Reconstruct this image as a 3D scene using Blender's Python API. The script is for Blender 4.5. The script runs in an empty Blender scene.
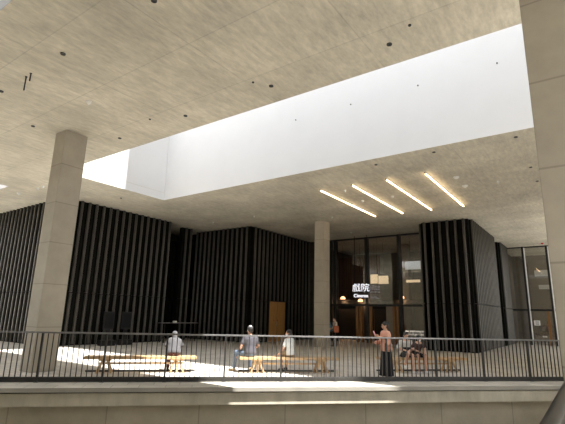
import bpy, bmesh, math, random
from mathutils import Vector, Matrix
from math import sin, cos, pi, radians, atan2, sqrt

random.seed(7)
scene = bpy.context.scene
COL = scene.collection
D = bpy.data

# ------------------------------------------------------------------ materials
def new_mat(name):
    m = D.materials.new(name); m.use_nodes = True
    nt = m.node_tree
    return m, nt, nt.nodes, nt.links, nt.nodes['Principled BSDF']

def ramp(N, c0, c1, p0=0.0, p1=1.0):
    r = N.new('ShaderNodeValToRGB')
    r.color_ramp.elements[0].position = p0; r.color_ramp.elements[0].color = (*c0, 1)
    r.color_ramp.elements[1].position = p1; r.color_ramp.elements[1].color = (*c1, 1)
    return r

def plain(name, col, rough=0.6, metal=0.0, var=0.12, scale=6.0, spec=0.5):
    m, nt, N, L, b = new_mat(name)
    t = N.new('ShaderNodeTexCoord'); n = N.new('ShaderNodeTexNoise')
    n.inputs['Scale'].default_value = scale; n.inputs['Detail'].default_value = 4
    L.new(t.outputs['Object'], n.inputs['Vector'])
    r = ramp(N, [c*(1-var) for c in col], [min(1, c*(1+var)) for c in col], 0.3, 0.7)
    L.new(n.outputs['Fac'], r.inputs['Fac']); L.new(r.outputs['Color'], b.inputs['Base Color'])
    b.inputs['Roughness'].default_value = rough; b.inputs['Metallic'].default_value = metal
    b.inputs['Specular IOR Level'].default_value = spec
    return m

def emit(name, col, strength):
    m, nt, N, L, b = new_mat(name)
    b.inputs['Base Color'].default_value = (*col, 1)
    b.inputs['Emission Color'].default_value = (*col, 1)
    b.inputs['Emission Strength'].default_value = strength
    return m

def concrete(name, col, stretch=(1, 1, 1), streak=0.22, joints=None, jdark=0.72, rough=0.75, blotch=0.10):
    """board-marked concrete; joints = (width, height, plane axes) of the formwork panels"""
    m, nt, N, L, b = new_mat(name)
    t = N.new('ShaderNodeTexCoord')
    mp = N.new('ShaderNodeMapping'); mp.inputs['Scale'].default_value = stretch
    L.new(t.outputs['Object'], mp.inputs['Vector'])
    n1 = N.new('ShaderNodeTexNoise'); n1.inputs['Scale'].default_value = 2.2; n1.inputs['Detail'].default_value = 9; n1.inputs['Roughness'].default_value = 0.68
    L.new(mp.outputs['Vector'], n1.inputs['Vector'])
    n2 = N.new('ShaderNodeTexNoise'); n2.inputs['Scale'].default_value = 0.55; n2.inputs['Detail'].default_value = 5
    L.new(t.outputs['Object'], n2.inputs['Vector'])
    r1 = ramp(N, [c*(1-streak) for c in col], [min(1, c*(1+streak*0.7)) for c in col], 0.33, 0.67)
    L.new(n1.outputs['Fac'], r1.inputs['Fac'])
    r2 = ramp(N, [1-blotch*1.6]*3, [1+blotch]*3, 0.3, 0.7)
    L.new(n2.outputs['Fac'], r2.inputs['Fac'])
    mx = N.new('ShaderNodeMix'); mx.data_type = 'RGBA'; mx.blend_type = 'MULTIPLY'; mx.inputs[0].default_value = 1
    L.new(r1.outputs['Color'], mx.inputs[6]); L.new(r2.outputs['Color'], mx.inputs[7])
    out = mx.outputs[2]
    if joints:
        w, h, rot, off = joints
        m2 = N.new('ShaderNodeMapping'); m2.inputs['Rotation'].default_value = rot; m2.inputs['Location'].default_value = off
        L.new(t.outputs['Object'], m2.inputs['Vector'])
        br = N.new('ShaderNodeTexBrick'); br.offset = 0.0
        br.inputs['Color1'].default_value = (1, 1, 1, 1); br.inputs['Color2'].default_value = (0.93, 0.93, 0.93, 1)
        br.inputs['Mortar'].default_value = (jdark, jdark, jdark, 1)
        br.inputs['Scale'].default_value = 1; br.inputs['Mortar Size'].default_value = 0.014; br.inputs['Mortar Smooth'].default_value = 0.2
        br.inputs['Brick Width'].default_value = w; br.inputs['Row Height'].default_value = h
        L.new(m2.outputs['Vector'], br.inputs['Vector'])
        m3 = N.new('ShaderNodeMix'); m3.data_type = 'RGBA'; m3.blend_type = 'MULTIPLY'; m3.inputs[0].default_value = 1
        L.new(out, m3.inputs[6]); L.new(br.outputs['Color'], m3.inputs[7]); out = m3.outputs[2]
    L.new(out, b.inputs['Base Color'])
    bp = N.new('ShaderNodeBump'); bp.inputs['Strength'].default_value = 0.12; bp.inputs['Distance'].default_value = 0.02
    L.new(n1.outputs['Fac'], bp.inputs['Height']); L.new(bp.outputs['Normal'], b.inputs['Normal'])
    b.inputs['Roughness'].default_value = rough; b.inputs['Specular IOR Level'].default_value = 0.25
    return m

def paver_mat(name, col, w, h, rough=0.55, rotz=0.0, mort=0.62):
    m, nt, N, L, b = new_mat(name)
    t = N.new('ShaderNodeTexCoord'); mp = N.new('ShaderNodeMapping'); mp.inputs['Rotation'].default_value = (0, 0, rotz)
    L.new(t.outputs['Object'], mp.inputs['Vector'])
    br = N.new('ShaderNodeTexBrick')
    br.inputs['Color1'].default_value = (*[c*0.9 for c in col], 1); br.inputs['Color2'].default_value = (*[min(1, c*1.1) for c in col], 1)
    br.inputs['Mortar'].default_value = (*[c*mort for c in col], 1); br.inputs['Scale'].default_value = 1
    br.inputs['Mortar Size'].default_value = 0.008; br.inputs['Brick Width'].default_value = w; br.inputs['Row Height'].default_value = h
    L.new(mp.outputs['Vector'], br.inputs['Vector'])
    n = N.new('ShaderNodeTexNoise'); n.inputs['Scale'].default_value = 1.3; n.inputs['Detail'].default_value = 6
    L.new(t.outputs['Object'], n.inputs['Vector'])
    r = ramp(N, (0.86,)*3, (1.1,)*3, 0.3, 0.7); L.new(n.outputs['Fac'], r.inputs['Fac'])
    mx = N.new('ShaderNodeMix'); mx.data_type = 'RGBA'; mx.blend_type = 'MULTIPLY'; mx.inputs[0].default_value = 1
    L.new(br.outputs['Color'], mx.inputs[6]); L.new(r.outputs['Color'], mx.inputs[7]); L.new(mx.outputs[2], b.inputs['Base Color'])
    b.inputs['Roughness'].default_value = rough; b.inputs['Specular IOR Level'].default_value = 0.4
    return m

def wood_mat(name, c0, c1, axis_scale=(1.5, 22, 22), rough=0.45):
    m, nt, N, L, b = new_mat(name)
    t = N.new('ShaderNodeTexCoord'); mp = N.new('ShaderNodeMapping'); mp.inputs['Scale'].default_value = axis_scale
    L.new(t.outputs['Object'], mp.inputs['Vector'])
    n = N.new('ShaderNodeTexNoise'); n.inputs['Scale'].default_value = 1.6; n.inputs['Detail'].default_value = 5; n.inputs['Distortion'].default_value = 0.6
    L.new(mp.outputs['Vector'], n.inputs['Vector'])
    r = ramp(N, c0, c1, 0.32, 0.68); L.new(n.outputs['Fac'], r.inputs['Fac']); L.new(r.outputs['Color'], b.inputs['Base Color'])
    b.inputs['Roughness'].default_value = rough
    return m

def glass_mat(name, tint, base=0.05, gloss=0.85):
    m, nt, N, L, b = new_mat(name)
    N.remove(b); out = N['Material Output']
    tr = N.new('ShaderNodeBsdfTransparent'); tr.inputs['Color'].default_value = (*tint, 1)
    gl = N.new('ShaderNodeBsdfGlossy'); gl.inputs['Roughness'].default_value = 0.02; gl.inputs['Color'].default_value = (gloss,)*3 + (1,)
    fr = N.new('ShaderNodeFresnel'); fr.inputs['IOR'].default_value = 1.55
    ad = N.new('ShaderNodeMath'); ad.operation = 'ADD'; ad.inputs[1].default_value = base; ad.use_clamp = True
    mx = N.new('ShaderNodeMixShader')
    L.new(fr.outputs['Fac'], ad.inputs[0]); L.new(ad.outputs[0], mx.inputs['Fac'])
    L.new(tr.outputs[0], mx.inputs[1]); L.new(gl.outputs[0], mx.inputs[2]); L.new(mx.outputs[0], out.inputs['Surface'])
    return m

M = {}
M['ceiling'] = concrete('ceiling_concrete', (0.62, 0.583, 0.488), (4.5, 1.3, 1), 0.20, (2.98, 1.74, (0, 0, 0), (0.23, 0.04, 0)), 0.82, 0.8, 0.11)
M['column'] = concrete('column_concrete', (0.42, 0.385, 0.32), (1, 1, 1), 0.06, (30.0, 1.19, (radians(90), 0, 0), (7, 0, 0.1)), 0.70, 0.7, 0.05)
M['fascia'] = concrete('fascia_concrete', (0.53, 0.495, 0.405), (1.5, 1.5, 0.5), 0.16, None, 1, 0.8, 0.10)
M['beam'] = concrete('beam_concrete', (0.50, 0.455, 0.365), (1, 1, 1), 0.10, (2.1, 9.0, (radians(90), 0, 0), (0.4, 4, 0)), 0.68, 0.8, 0.07)
M['coping'] = paver_mat('coping_pavers', (0.58, 0.55, 0.48), 0.6, 0.42, 0.7, 0, 0.6)
M['void_floor'] = paver_mat('void_floor_pavers', (0.60, 0.57, 0.50), 0.6, 0.6, 0.7)
M['floor'] = paver_mat('floor_pavers', (0.60, 0.565, 0.51), 0.40, 0.20, 0.5)
M['plaza'] = paver_mat('plaza_pavers', (0.17, 0.17, 0.165), 0.6, 0.6, 0.7)
M['white'] = plain('white_render', (0.70, 0.70, 0.70), 0.8, 0, 0.015, 1.2, 0.2)
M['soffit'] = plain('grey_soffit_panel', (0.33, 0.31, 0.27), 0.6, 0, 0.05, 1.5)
M['gap'] = plain('dark_gap', (0.02, 0.02, 0.02), 0.8, 0, 0.1)
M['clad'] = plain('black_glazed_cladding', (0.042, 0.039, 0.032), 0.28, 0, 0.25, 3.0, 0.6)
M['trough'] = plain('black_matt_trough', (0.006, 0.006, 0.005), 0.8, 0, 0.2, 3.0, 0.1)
M['black_metal'] = plain('black_painted_metal', (0.009, 0.009, 0.009), 0.5, 0.0, 0.15, 8, 0.25)
M['rail_metal'] = plain('dark_bronze_metal', (0.028, 0.027, 0.026), 0.45, 0.1, 0.15, 8)
M['top_rail'] = plain('grey_rail_metal', (0.24, 0.24, 0.245), 0.38, 0.55, 0.08, 8)
M['mullion'] = plain('facade_frame_metal', (0.018, 0.018, 0.018), 0.35, 0.2, 0.1, 5)
M['lit_edge'] = plain('lit_mullion_edge', (0.74, 0.75, 0.76), 0.4, 0.0, 0.05, 5)  # daylight on the mullion sides, put in as a pale colour
M['glass'] = glass_mat('facade_glass', (0.82, 0.82, 0.80), 0.07)
M['amber'] = wood_mat('amber_door_timber', (0.33, 0.17, 0.05), (0.46, 0.25, 0.08), (14, 14, 1.2), 0.4)
M['oak'] = wood_mat('bench_timber', (0.44, 0.285, 0.145), (0.62, 0.44, 0.25), (3, 3, 10), 0.42)
M['portal'] = wood_mat('portal_timber', (0.22, 0.105, 0.035), (0.32, 0.16, 0.055), (14, 14, 1.2), 0.4)
M['lobby_wall'] = plain('lobby_brown_wall', (0.15, 0.13, 0.108), 0.7, 0, 0.10, 2)
M['lobby_curtain'] = plain('lobby_red_brown_ribbed_wall', (0.13, 0.075, 0.055), 0.7, 0, 0.1, 2)
M['lobby_dark'] = plain('lobby_dark', (0.015, 0.013, 0.012), 0.7, 0, 0.1, 2)
M['lobby_grey'] = plain('lobby_grey_panel', (0.22, 0.19, 0.155), 0.7, 0, 0.1, 2)
M['lobby_ceiling'] = plain('lobby_ceiling', (0.25, 0.235, 0.21), 0.8, 0, 0.05, 1)
M['tube'] = emit('warm_light_tube', (1.0, 0.74, 0.45), 13)
M['sign'] = emit('white_sign_light', (0.93, 0.93, 1.0), 1.25)
M['sign_side'] = plain('sign_letter_side', (0.25, 0.25, 0.28), 0.5)
M['pendant'] = emit('pendant_glow', (1.0, 0.50, 0.24), 5)
M['reflection_glow'] = emit('warm_reflection_glow', (0.95, 0.72, 0.46), 0.9)  # glow standing in for reflections in the lobby glass
M['bright_area_glow'] = emit('white_area_glow', (0.80, 0.84, 0.86), 0.42)  # glow standing in for a pale bright area of the lobby front
M['white_plastic'] = plain('white_plastic', (0.75, 0.75, 0.73), 0.5, 0, 0.03)
M['dark_plastic'] = plain('dark_plastic', (0.03, 0.03, 0.032), 0.4, 0, 0.1)
M['screen_off'] = plain('switched_off_screen', (0.006, 0.0065, 0.008), 0.5, 0, 0.05, 6, 0.15)
M['handrail'] = plain('black_rubber_handrail', (0.02, 0.02, 0.021), 0.28, 0, 0.1)
M['steel'] = plain('brushed_steel', (0.42, 0.40, 0.37), 0.3, 0.85, 0.1, 12)
M['tower'] = plain('tower_facade', (0.10, 0.10, 0.10), 0.5)
M['red'] = plain('red_plastic', (0.5, 0.03, 0.02), 0.4)

# ------------------------------------------------------------------ mesh helpers
class MB:
    def __init__(s): s.v = []; s.f = []; s.m = []; s.sm = []
    def add(s, vs, fs, mi=0, smooth=False):
        o = len(s.v); s.v += [tuple(v) for v in vs]
        for f in fs: s.f.append(tuple(i+o for i in f)); s.m.append(mi); s.sm.append(smooth)
    def box(s, x0, x1, y0, y1, z0, z1, mi=0, mat=None):
        vs = [Vector((x, y, z)) for z in (z0, z1) for y in (y0, y1) for x in (x0, x1)]
        if mat is not None: vs = [mat @ v for v in vs]
        s.add(vs, [(0, 2, 3, 1), (4, 5, 7, 6), (0, 1, 5, 4), (2, 6, 7, 3), (0, 4, 6, 2), (1, 3, 7, 5)], mi)
    def bevel_box(s, x0, x1, y0, y1, z0, z1, b, mi=0, mat=None):
        bm = bmesh.new(); bmesh.ops.create_cube(bm, size=1)
        for v in bm.verts: v.co = Vector((x0+(v.co.x+.5)*(x1-x0), y0+(v.co.y+.5)*(y1-y0), z0+(v.co.z+.5)*(z1-z0)))
        bmesh.ops.bevel(bm, geom=bm.edges[:], offset=b, segments=2, affect='EDGES', profile=0.6)
        s.bm(bm, mi, mat)
    def bm(s, bm, mi=0, mat=None, smooth=False):
        bm.verts.ensure_lookup_table(); bm.verts.index_update()
        vs = [(mat @ v.co) if mat is not None else v.co.copy() for v in bm.verts]
        s.add(vs, [[v.index for v in f.verts] for f in bm.faces], mi, smooth); bm.free()
    def bar(s, p, q, w, d, mi=0, up=Vector((0, 0, 1))):
        p = Vector(p); q = Vector(q); a = (q-p).normalized()
        u = a.cross(up)
        if u.length < 1e-4: u = a.cross(Vector((1, 0, 0)))
        u.normalize(); w2 = u*w/2; d2 = u.cross(a).normalized()*d/2
        vs = [p-w2-d2, p+w2-d2, p+w2+d2, p-w2+d2, q-w2-d2, q+w2-d2, q+w2+d2, q-w2+d2]
        s.add(vs, [(0, 3, 2, 1), (4, 5, 6, 7), (0, 1, 5, 4), (1, 2, 6, 5), (2, 3, 7, 6), (3, 0, 4, 7)], mi)
    def rings(s, rs, mi=0, smooth=True, caps=True):
        n = len(rs[0]); vs = [p for r in rs for p in r]; fs = []
        for i in range(len(rs)-1):
            for k in range(n): fs.append((i*n+k, i*n+(k+1) % n, (i+1)*n+(k+1) % n, (i+1)*n+k))
        s.add(vs, fs, mi, smooth)
        if caps:
            s.add(rs[0], [tuple(range(n))[::-1]], mi, False); s.add(rs[-1], [tuple(range(n))], mi, False)
    def tube(s, pts, r, n=10, mi=0):
        pts = [Vector(p) for p in pts]; rs = []
        rad = r if isinstance(r, (list, tuple)) else [r]*len(pts)
        for i, p in enumerate(pts):
            a = (pts[min(i+1, len(pts)-1)]-pts[max(i-1, 0)]).normalized()
            u = a.cross(Vector((0, 0, 1)))
            if u.length < 1e-3: u = Vector((1, 0, 0))
            u.normalize(); v = a.cross(u).normalized()
            rs.append([p+(u*cos(2*pi*k/n)+v*sin(2*pi*k/n))*rad[i] for k in range(n)])
        s.rings(rs, mi)
    def lathe(s, c, prof, n=16, mi=0):
        c = Vector(c)
        s.rings([[c+Vector((r*cos(2*pi*k/n), r*sin(2*pi*k/n), z)) for k in range(n)] for r, z in prof], mi)
    def ell(s, c, r, mi=0, mat=None, seg=16, rng=10):
        bm = bmesh.new(); bmesh.ops.create_uvsphere(bm, u_segments=seg, v_segments=rng, radius=1)
        T = Matrix.Translation(Vector(c)) @ (mat if mat is not None else Matrix.Identity(4)) @ Matrix.Diagonal((*r, 1))
        s.bm(bm, mi, T, True)
    def prism(s, poly, z0, z1, mi=0):
        n = len(poly); vs = [(x, y, z0) for x, y in poly]+[(x, y, z1) for x, y in poly]
        s.add(vs, [tuple(range(n))[::-1], tuple(range(n, 2*n))]+[(k, (k+1) % n, n+(k+1) % n, n+k) for k in range(n)], mi)
    def mesh(s, name, mats):
        me = D.meshes.new(name); me.from_pydata(s.v, [], s.f)
        for m in (mats if isinstance(mats, (list, tuple)) else [mats]): me.materials.append(m)
        me.polygons.foreach_set('material_index', s.m); me.polygons.foreach_set('use_smooth', s.sm)
        me.update(); return me
    def build(s, name, mats, parent=None):
        o = D.objects.new(name, s.mesh(name, mats)); COL.objects.link(o)
        if parent is not None: o.parent = parent
        return o

def tag(o, label, cat, group=None, kind=None):
    o['label'] = label; o['category'] = cat
    if group: o['group'] = group
    if kind: o['kind'] = kind
    return o
def struct(o, label=None):
    o['kind'] = 'structure'
    if label: o['label'] = label
    return o
def empty(name, loc=(0, 0, 0), rotz=0.0):
    o = D.objects.new(name, None); o.empty_display_size = 0.2; COL.objects.link(o); o.location = loc; o.rotation_euler = (0, 0, rotz); return o
def copy_tree(o, parent=None):
    c = o.copy(); COL.objects.link(c)
    if parent is not None: c.parent = parent
    for ch in list(o.children): copy_tree(ch, c)
    return c

# ------------------------------------------------------------------ frame of the place
CEIL = 7.043
RA = radians(45.8)
RD = Vector((cos(RA), sin(RA))); RN = Vector((sin(RA), -cos(RA)))      # along the balustrade / towards the void
P0 = Vector((-6.55, 10.0))
def rl(s, off=0.0):
    q = P0+RD*s+RN*off; return (q.x, q.y)
def line_at_x(x, off):
    q = P0+RN*off; t = (x-q.x)/RD.x; return (x, q.y+RD.y*t)
XV = -0.42                                             # right edge of the void

# floor: terrace beyond the void, walkway on the right where the viewer stands
m = MB()
m.prism([line_at_x(XV, 0.02), line_at_x(-33, 0.02), (-33, 46), (8, 46), (8, -12), (XV, -12)], -0.09, 0.0)
struct(m.build('floor', M['floor']))
m = MB(); m.box(-33, XV, -32, 16, -6.3, -6.0); struct(m.build('floor', M['void_floor']))
m = MB(); m.box(8.0, 60, -30, 60, -0.2, -0.02); struct(m.build('ground', M['plaza']), 'unseen dark paved plaza outside')  # unseen ground added to bounce sun inward, darkened to dim the ceiling
# coping of pale pavers outside the balustrade, fascia and beam below it (built in the frame of the terrace edge)
def edge_s(off, x): return (x-P0.x-RN.x*off)/RD.x
def edge_solid(name, mats, parts, label=None):
    m = MB()
    for o0, o1, z0, z1, mi in parts:
        m.prism([(edge_s(o0, XV), -o0), (edge_s(o0, -33), -o0), (edge_s(o1, -33), -o1), (edge_s(o1, XV), -o1)], z0, z1, mi)
    o = m.build(name, mats); o.location = (P0.x, P0.y, 0); o.rotation_euler = (0, 0, RA); return struct(o, label)
edge_solid('trim_1', M['coping'], [(0.02, 0.84, -0.09, 0.004, 0)], 'pale paver coping outside the railing')
edge_solid('wall_void_fascia', [M['fascia'], M['gap']], [(-0.5, 0.70, -0.125, -0.09, 1), (-0.5, 0.76, -0.39, -0.125, 0)])
edge_solid('wall_void_beam', M['beam'], [(-0.5, 0.34, -6.0, -0.39, 0)])
m = MB(); m.box(XV, XV+0.3, -12, line_at_x(XV, 0.7)[1]-0.2, -6.0, -0.09); struct(m.build('wall_void_right', M['beam']))

# ceiling slab with its openings
HOLE = (-16.85, 2.0, 8.17, 13.35); HOLE2 = (-27.0, -21.12, 2.8, 8.05); HOLE3 = (-20.9, -7.5, -3.2, 2.54)
xs = [-34, -27.0, -21.12, -20.9, -16.85, -7.5, 2.0, 4.5]; ys = [-12, -3.2, 2.54, 2.8, 8.05, 8.17, 13.35, 46]
def solid(i, j):
    if i < 0 or j < 0 or i >= len(xs)-1 or j >= len(ys)-1: return False
    cx, cy = (xs[i]+xs[i+1])/2, (ys[j]+ys[j+1])/2
    for h in (HOLE, HOLE2, HOLE3):
        if h[0] < cx < h[1] and h[2] < cy < h[3]: return False
    return True
m = MB(); z0, z1 = CEIL, CEIL+0.9
for i in range(len(xs)-1):
    for j in range(len(ys)-1):
        if not solid(i, j): continue
        x0, x1, y0, y1 = xs[i], xs[i+1], ys[j], ys[j+1]
        m.add([(x0, y0, z0), (x0, y1, z0), (x1, y1, z0), (x1, y0, z0)], [(0, 1, 2, 3)])
        m.add([(x0, y0, z1), (x1, y0, z1), (x1, y1, z1), (x0, y1, z1)], [(0, 1, 2, 3)])
        for di, dj, q in ((-1, 0, ((x0, y0), (x0, y1))), (1, 0, ((x1, y0), (x1, y1))), (0, -1, ((x0, y0), (x1, y0))), (0, 1, ((x0, y1), (x1, y1)))):
            if not solid(i+di, j+dj):
                m.add([(*q[0], z0), (*q[1], z0), (*q[1], z1), (*q[0], z1)], [(0, 1, 2, 3)])
struct(m.build('ceiling', M['ceiling']))
def shaft(h, zt, name, groove_left=False, mat='white'):
    x0, x1, y0, y1 = h; t = 0.35; e = 0.004; zb = CEIL+0.001
    m = MB()
    m.box(x0-t, x1+t, y1-e, y1+t, zb, zt); m.box(x0-t, x1+t, y0-t, y0+e, zb, zt)
    m.box(x1-e, x1+t, y0, y1, zb, zt)
    if groove_left:
        m.box(x0-t, x0+e, y0, y1, zb, CEIL+0.36); m.box(x0-t, x0-0.02, y0, y1, CEIL+0.36, CEIL+0.375); m.box(x0-t, x0+e, y0, y1, CEIL+0.375, zt)
    else: m.box(x0-t, x0+e, y0, y1, zb, zt)
    return struct(m.build(name, M[mat]))
shaft(HOLE, 11.8, 'wall_skylight', True)
shaft(HOLE2, 10.0, 'wall_skylight_left')
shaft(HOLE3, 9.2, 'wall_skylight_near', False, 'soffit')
# pins in the far white wall of the skylight
for x, z in ((-9.04, 9.34), (-6.59, 9.34), (-4.08, 9.34), (-1.64, 9.34)):
    m = MB(); m.tube([(x, 13.35, z), (x, 13.31, z)], 0.022, 10)
    o = m.build('wall_anchor', M['dark_plastic'])
    tag(o, {-9.04: 'leftmost tiny dark anchor on the white skylight wall', -6.59: 'second tiny dark anchor from left on the white skylight wall',
            -4.08: 'third tiny dark anchor from left on the white skylight wall', -1.64: 'rightmost tiny dark anchor on white skylight wall beside the big column'}[x], 'anchor', 'anchors on the skylight wall')
# building mass above, whose edge bounds the sunlight falling through the opening
m = MB(); m.box(-60, 11, 11.1, 24, 22, 60); struct(m.build('wall_tower_above', M['tower']))
# wall behind the viewer
m = MB(); m.box(-34, 8, -12.4, -12, -6, CEIL); struct(m.build('wall_rear', M['fascia']))

# ------------------------------------------------------------------ ribbed black cladding
PITCH = 0.418
def cladding(mb, p, q, z0=0.0, z1=CEIL, back=0.5, seam=2.48):
    """p->q with the outward normal on the right-hand side; half-round ribs with flats between"""
    p = Vector(p); q = Vector(q); a = (q-p); Lg = a.length; a.normalize(); n = Vector((a.y, -a.x))
    cnt = max(1, round(Lg/PITCH)); pt = Lg/cnt
    prof = []
    for k in range(cnt):
        s = k*pt
        hw = pt*0.155; cx = s+pt*0.5
        prof.append((s, 0.0)); prof.append((cx-pt*0.26, 0.0)); prof.append((cx-hw, 0.10))
        for j in range(0, 9):
            t = pi*j/8
            prof.append((cx-cos(t)*hw, 0.14+sin(t)*0.06))
        prof.append((cx+hw, 0.10)); prof.append((cx+pt*0.26, 0.0))
    prof.append((Lg, 0.0))
    P = [p+a*s+n*d for s, d in prof]
    for za, zb in ((z0+0.06, seam-0.02), (seam+0.02, z1-0.012)):
        vs = [(v.x, v.y, za) for v in P]+[(v.x, v.y, zb) for v in P]; N = len(P)
        for k in range(N-1):
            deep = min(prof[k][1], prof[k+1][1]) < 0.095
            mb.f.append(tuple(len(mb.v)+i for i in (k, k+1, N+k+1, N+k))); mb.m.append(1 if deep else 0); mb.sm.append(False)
        mb.v += vs
        i0, i1 = p-n*0.02, q-n*0.02
        cap = [(v.x, v.y) for v in P]+[(i1.x, i1.y), (i0.x, i0.y)]
        mb.add([(x, y, za) for x, y in cap], [tuple(range(len(cap)))]); mb.add([(x, y, zb) for x, y in cap], [tuple(range(len(cap)))[::-1]])
    b0, b1 = p-n*back, q-n*back; f0, f1 = p-n*0.01, q-n*0.01
    mb.prism([(f0.x, f0.y), (f1.x, f1.y), (b1.x, b1.y), (b0.x, b0.y)], z0, z1, 1)

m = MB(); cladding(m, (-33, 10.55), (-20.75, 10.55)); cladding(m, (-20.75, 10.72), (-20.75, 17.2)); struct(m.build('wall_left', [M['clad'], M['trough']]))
# recess between the two ribbed masses: back wall, fins and a single ribbed pier
m = MB(); m.box(-24.4, -24.0, 16.8, 28.0, 0, CEIL); m.box(-24.0, -22.0, 20.9, 21.1, 0, CEIL)
m.box(-24.0, -21.2, 17.16, 17.3, 0, CEIL)
for k in range(12): m.box(-22.1, -21.95, 17.42+k*0.22, 17.50+k*0.22, 0.05, 6.2)
m.box(-22.1, -21.9, 17.3, 20.34, 6.2, 6.35); m.box(-22.1, -21.9, 17.3, 20.34, 2.42, 2.54)
struct(m.build('wall_recess', M['trough']))
m = MB(); cladding(m, (-21.35, 18.65), (-21.35, 19.5), back=0.3); struct(m.build('wall_recess_pier', [M['clad'], M['trough']]))
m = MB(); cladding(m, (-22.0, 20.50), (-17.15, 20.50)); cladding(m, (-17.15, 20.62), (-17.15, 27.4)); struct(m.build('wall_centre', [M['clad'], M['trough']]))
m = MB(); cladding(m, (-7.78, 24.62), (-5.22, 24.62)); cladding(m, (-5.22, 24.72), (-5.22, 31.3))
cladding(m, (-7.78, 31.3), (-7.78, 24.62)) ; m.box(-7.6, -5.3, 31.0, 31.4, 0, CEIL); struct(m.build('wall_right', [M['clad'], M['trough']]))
m = MB(); cladding(m, (-5.75, 33.3), (-5.22, 33.3), back=0.2); cladding(m, (-5.22, 33.4), (-5.22, 36.3), back=0.4); m.box(-8, -5.4, 36.2, 36.5, 0, CEIL)
m.box(-8.2, -8.0, 31.0, 36.5, 0, CEIL)
struct(m.build('wall_right_inner', [M['clad'], M['trough']]))

# ------------------------------------------------------------------ columns
def column(x0, x1, y0, y1, z0, label):
    m = MB(); m.bevel_box(x0, x1, y0, y1, z0, CEIL-0.0005, 0.012)
    return tag(m.build('concrete_column', M['column']), label, 'column', 'square concrete columns', 'thing')
column(-13.22, -12.60, 6.10, 6.80, 0.0, 'leaning-looking pale concrete column on the left behind the railing')
column(-12.94, -12.32, 21.25, 21.93, 0.0, 'pale concrete column in the middle beside the cinema entrance')
column(XV+0.02, 0.62, 6.10, 6.80, -0.0, 'large concrete column filling the right edge, nearest the viewer')

# ------------------------------------------------------------------ timber toilet-side door in the central wall
m = MB(); m.box(-17.0, -16.90, 22.30, 24.08, 0.0, 2.47); d = m.build('door_1', M['amber']); struct(d, 'amber timber door in black ribbed wall')
m = MB()
for y in (22.24, 24.08): m.box(-17.1, -16.86, y, y+0.06, 0, 2.53)
m.box(-17.1, -16.86, 22.24, 24.14, 2.47, 2.53); m.build('door_frame', M['black_metal'], d)
m = MB(); m.box(-16.90, -16.893, 23.18, 23.19, 0.0, 2.47); m.build('leaf_gap', M['gap'], d)
for y in (22.85, 23.25):
    m = MB(); m.lathe((0, 0, 0), [(0.001, 0), (0.05, 0), (0.05, 0.01), (0.001, 0.012)], 12)
    o = m.build('door_plate', M['red'], d); o.rotation_euler = (0, radians(90), 0); o.location = (-16.9, y, 1.30)
m = MB(); m.tube([(-16.84, 23.08, 0.95), (-16.84, 23.08, 1.25)], 0.014, 8); m.bar((-16.9, 23.08, 1.0), (-16.83, 23.08, 1.0), 0.02, 0.02); m.bar((-16.9, 23.08, 1.2), (-16.83, 23.08, 1.2), 0.02, 0.02)
m.build('door_handle', M['steel'], d)

# ------------------------------------------------------------------ cinema facade (window_1)
YF = 27.5
mx_ = [-14.95, -12.52, -10.22, -7.95]
m = MB(); fr = m
for x in mx_: m.box(x-0.09, x+0.09, YF-0.16, YF+0.16, 0, CEIL)
m.box(-15.40, -15.22, YF-0.1, YF+0.1, 0, CEIL); m.box(-15.4, -7.7, YF-0.12, YF+0.12, CEIL-0.10, CEIL)
m.box(-15.4, -7.7, YF-0.12, YF+0.12, 2.36, 2.50)
w1 = struct(m.build('window_1', M['mullion']), 'tall dark framed glass front of the cinema lobby')
m = MB(); m.box(-17.2, -15.38, YF-0.05, YF+0.25, 0, CEIL); m.build('side_panel', M['clad'], w1)
edges = [-15.22]+mx_
for k in range(4):
    x0, x1 = edges[k]+0.09*(k > 0), edges[k+1]-0.09
    m = MB(); m.box(x0, x1, YF-0.012, YF+0.012, 2.50, CEIL-0.1); m.build('pane', M['glass'], w1)
m = MB(); m.box(-10.13, -8.04, YF-0.012, YF+0.012, 0.05, 2.36); m.build('pane', M['glass'], w1)
# timber door portals below the transom
for x0, x1 in ((-15.2, -14.98), (-13.42, -13.24), (-13.14, -13.0), (-12.43, -12.25), (-10.80, -10.66), (-10.58, -10.40)):
    m = MB(); m.box(x0, x1, YF-0.02, YF+0.35, 0, 2.36); m.build('door_jamb', M['portal'], w1)
m = MB(); m.box(-11.25, -10.82, YF+0.0, YF+0.1, 0, 2.36); m.build('side_panel', M['lobby_grey'], w1)
for x0, x1 in ((-14.84, -13.42), (-12.25, -11.25)):
    m = MB(); m.box(x0, x1, YF+0.1, YF+0.16, 2.16, 2.36); m.box(x0, x0+0.06, YF+0.1, YF+0.16, 0, 2.16); m.box(x1-0.06, x1, YF+0.1, YF+0.16, 0, 2.16)
    m.build('door_head', M['black_metal'], w1)
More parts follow.
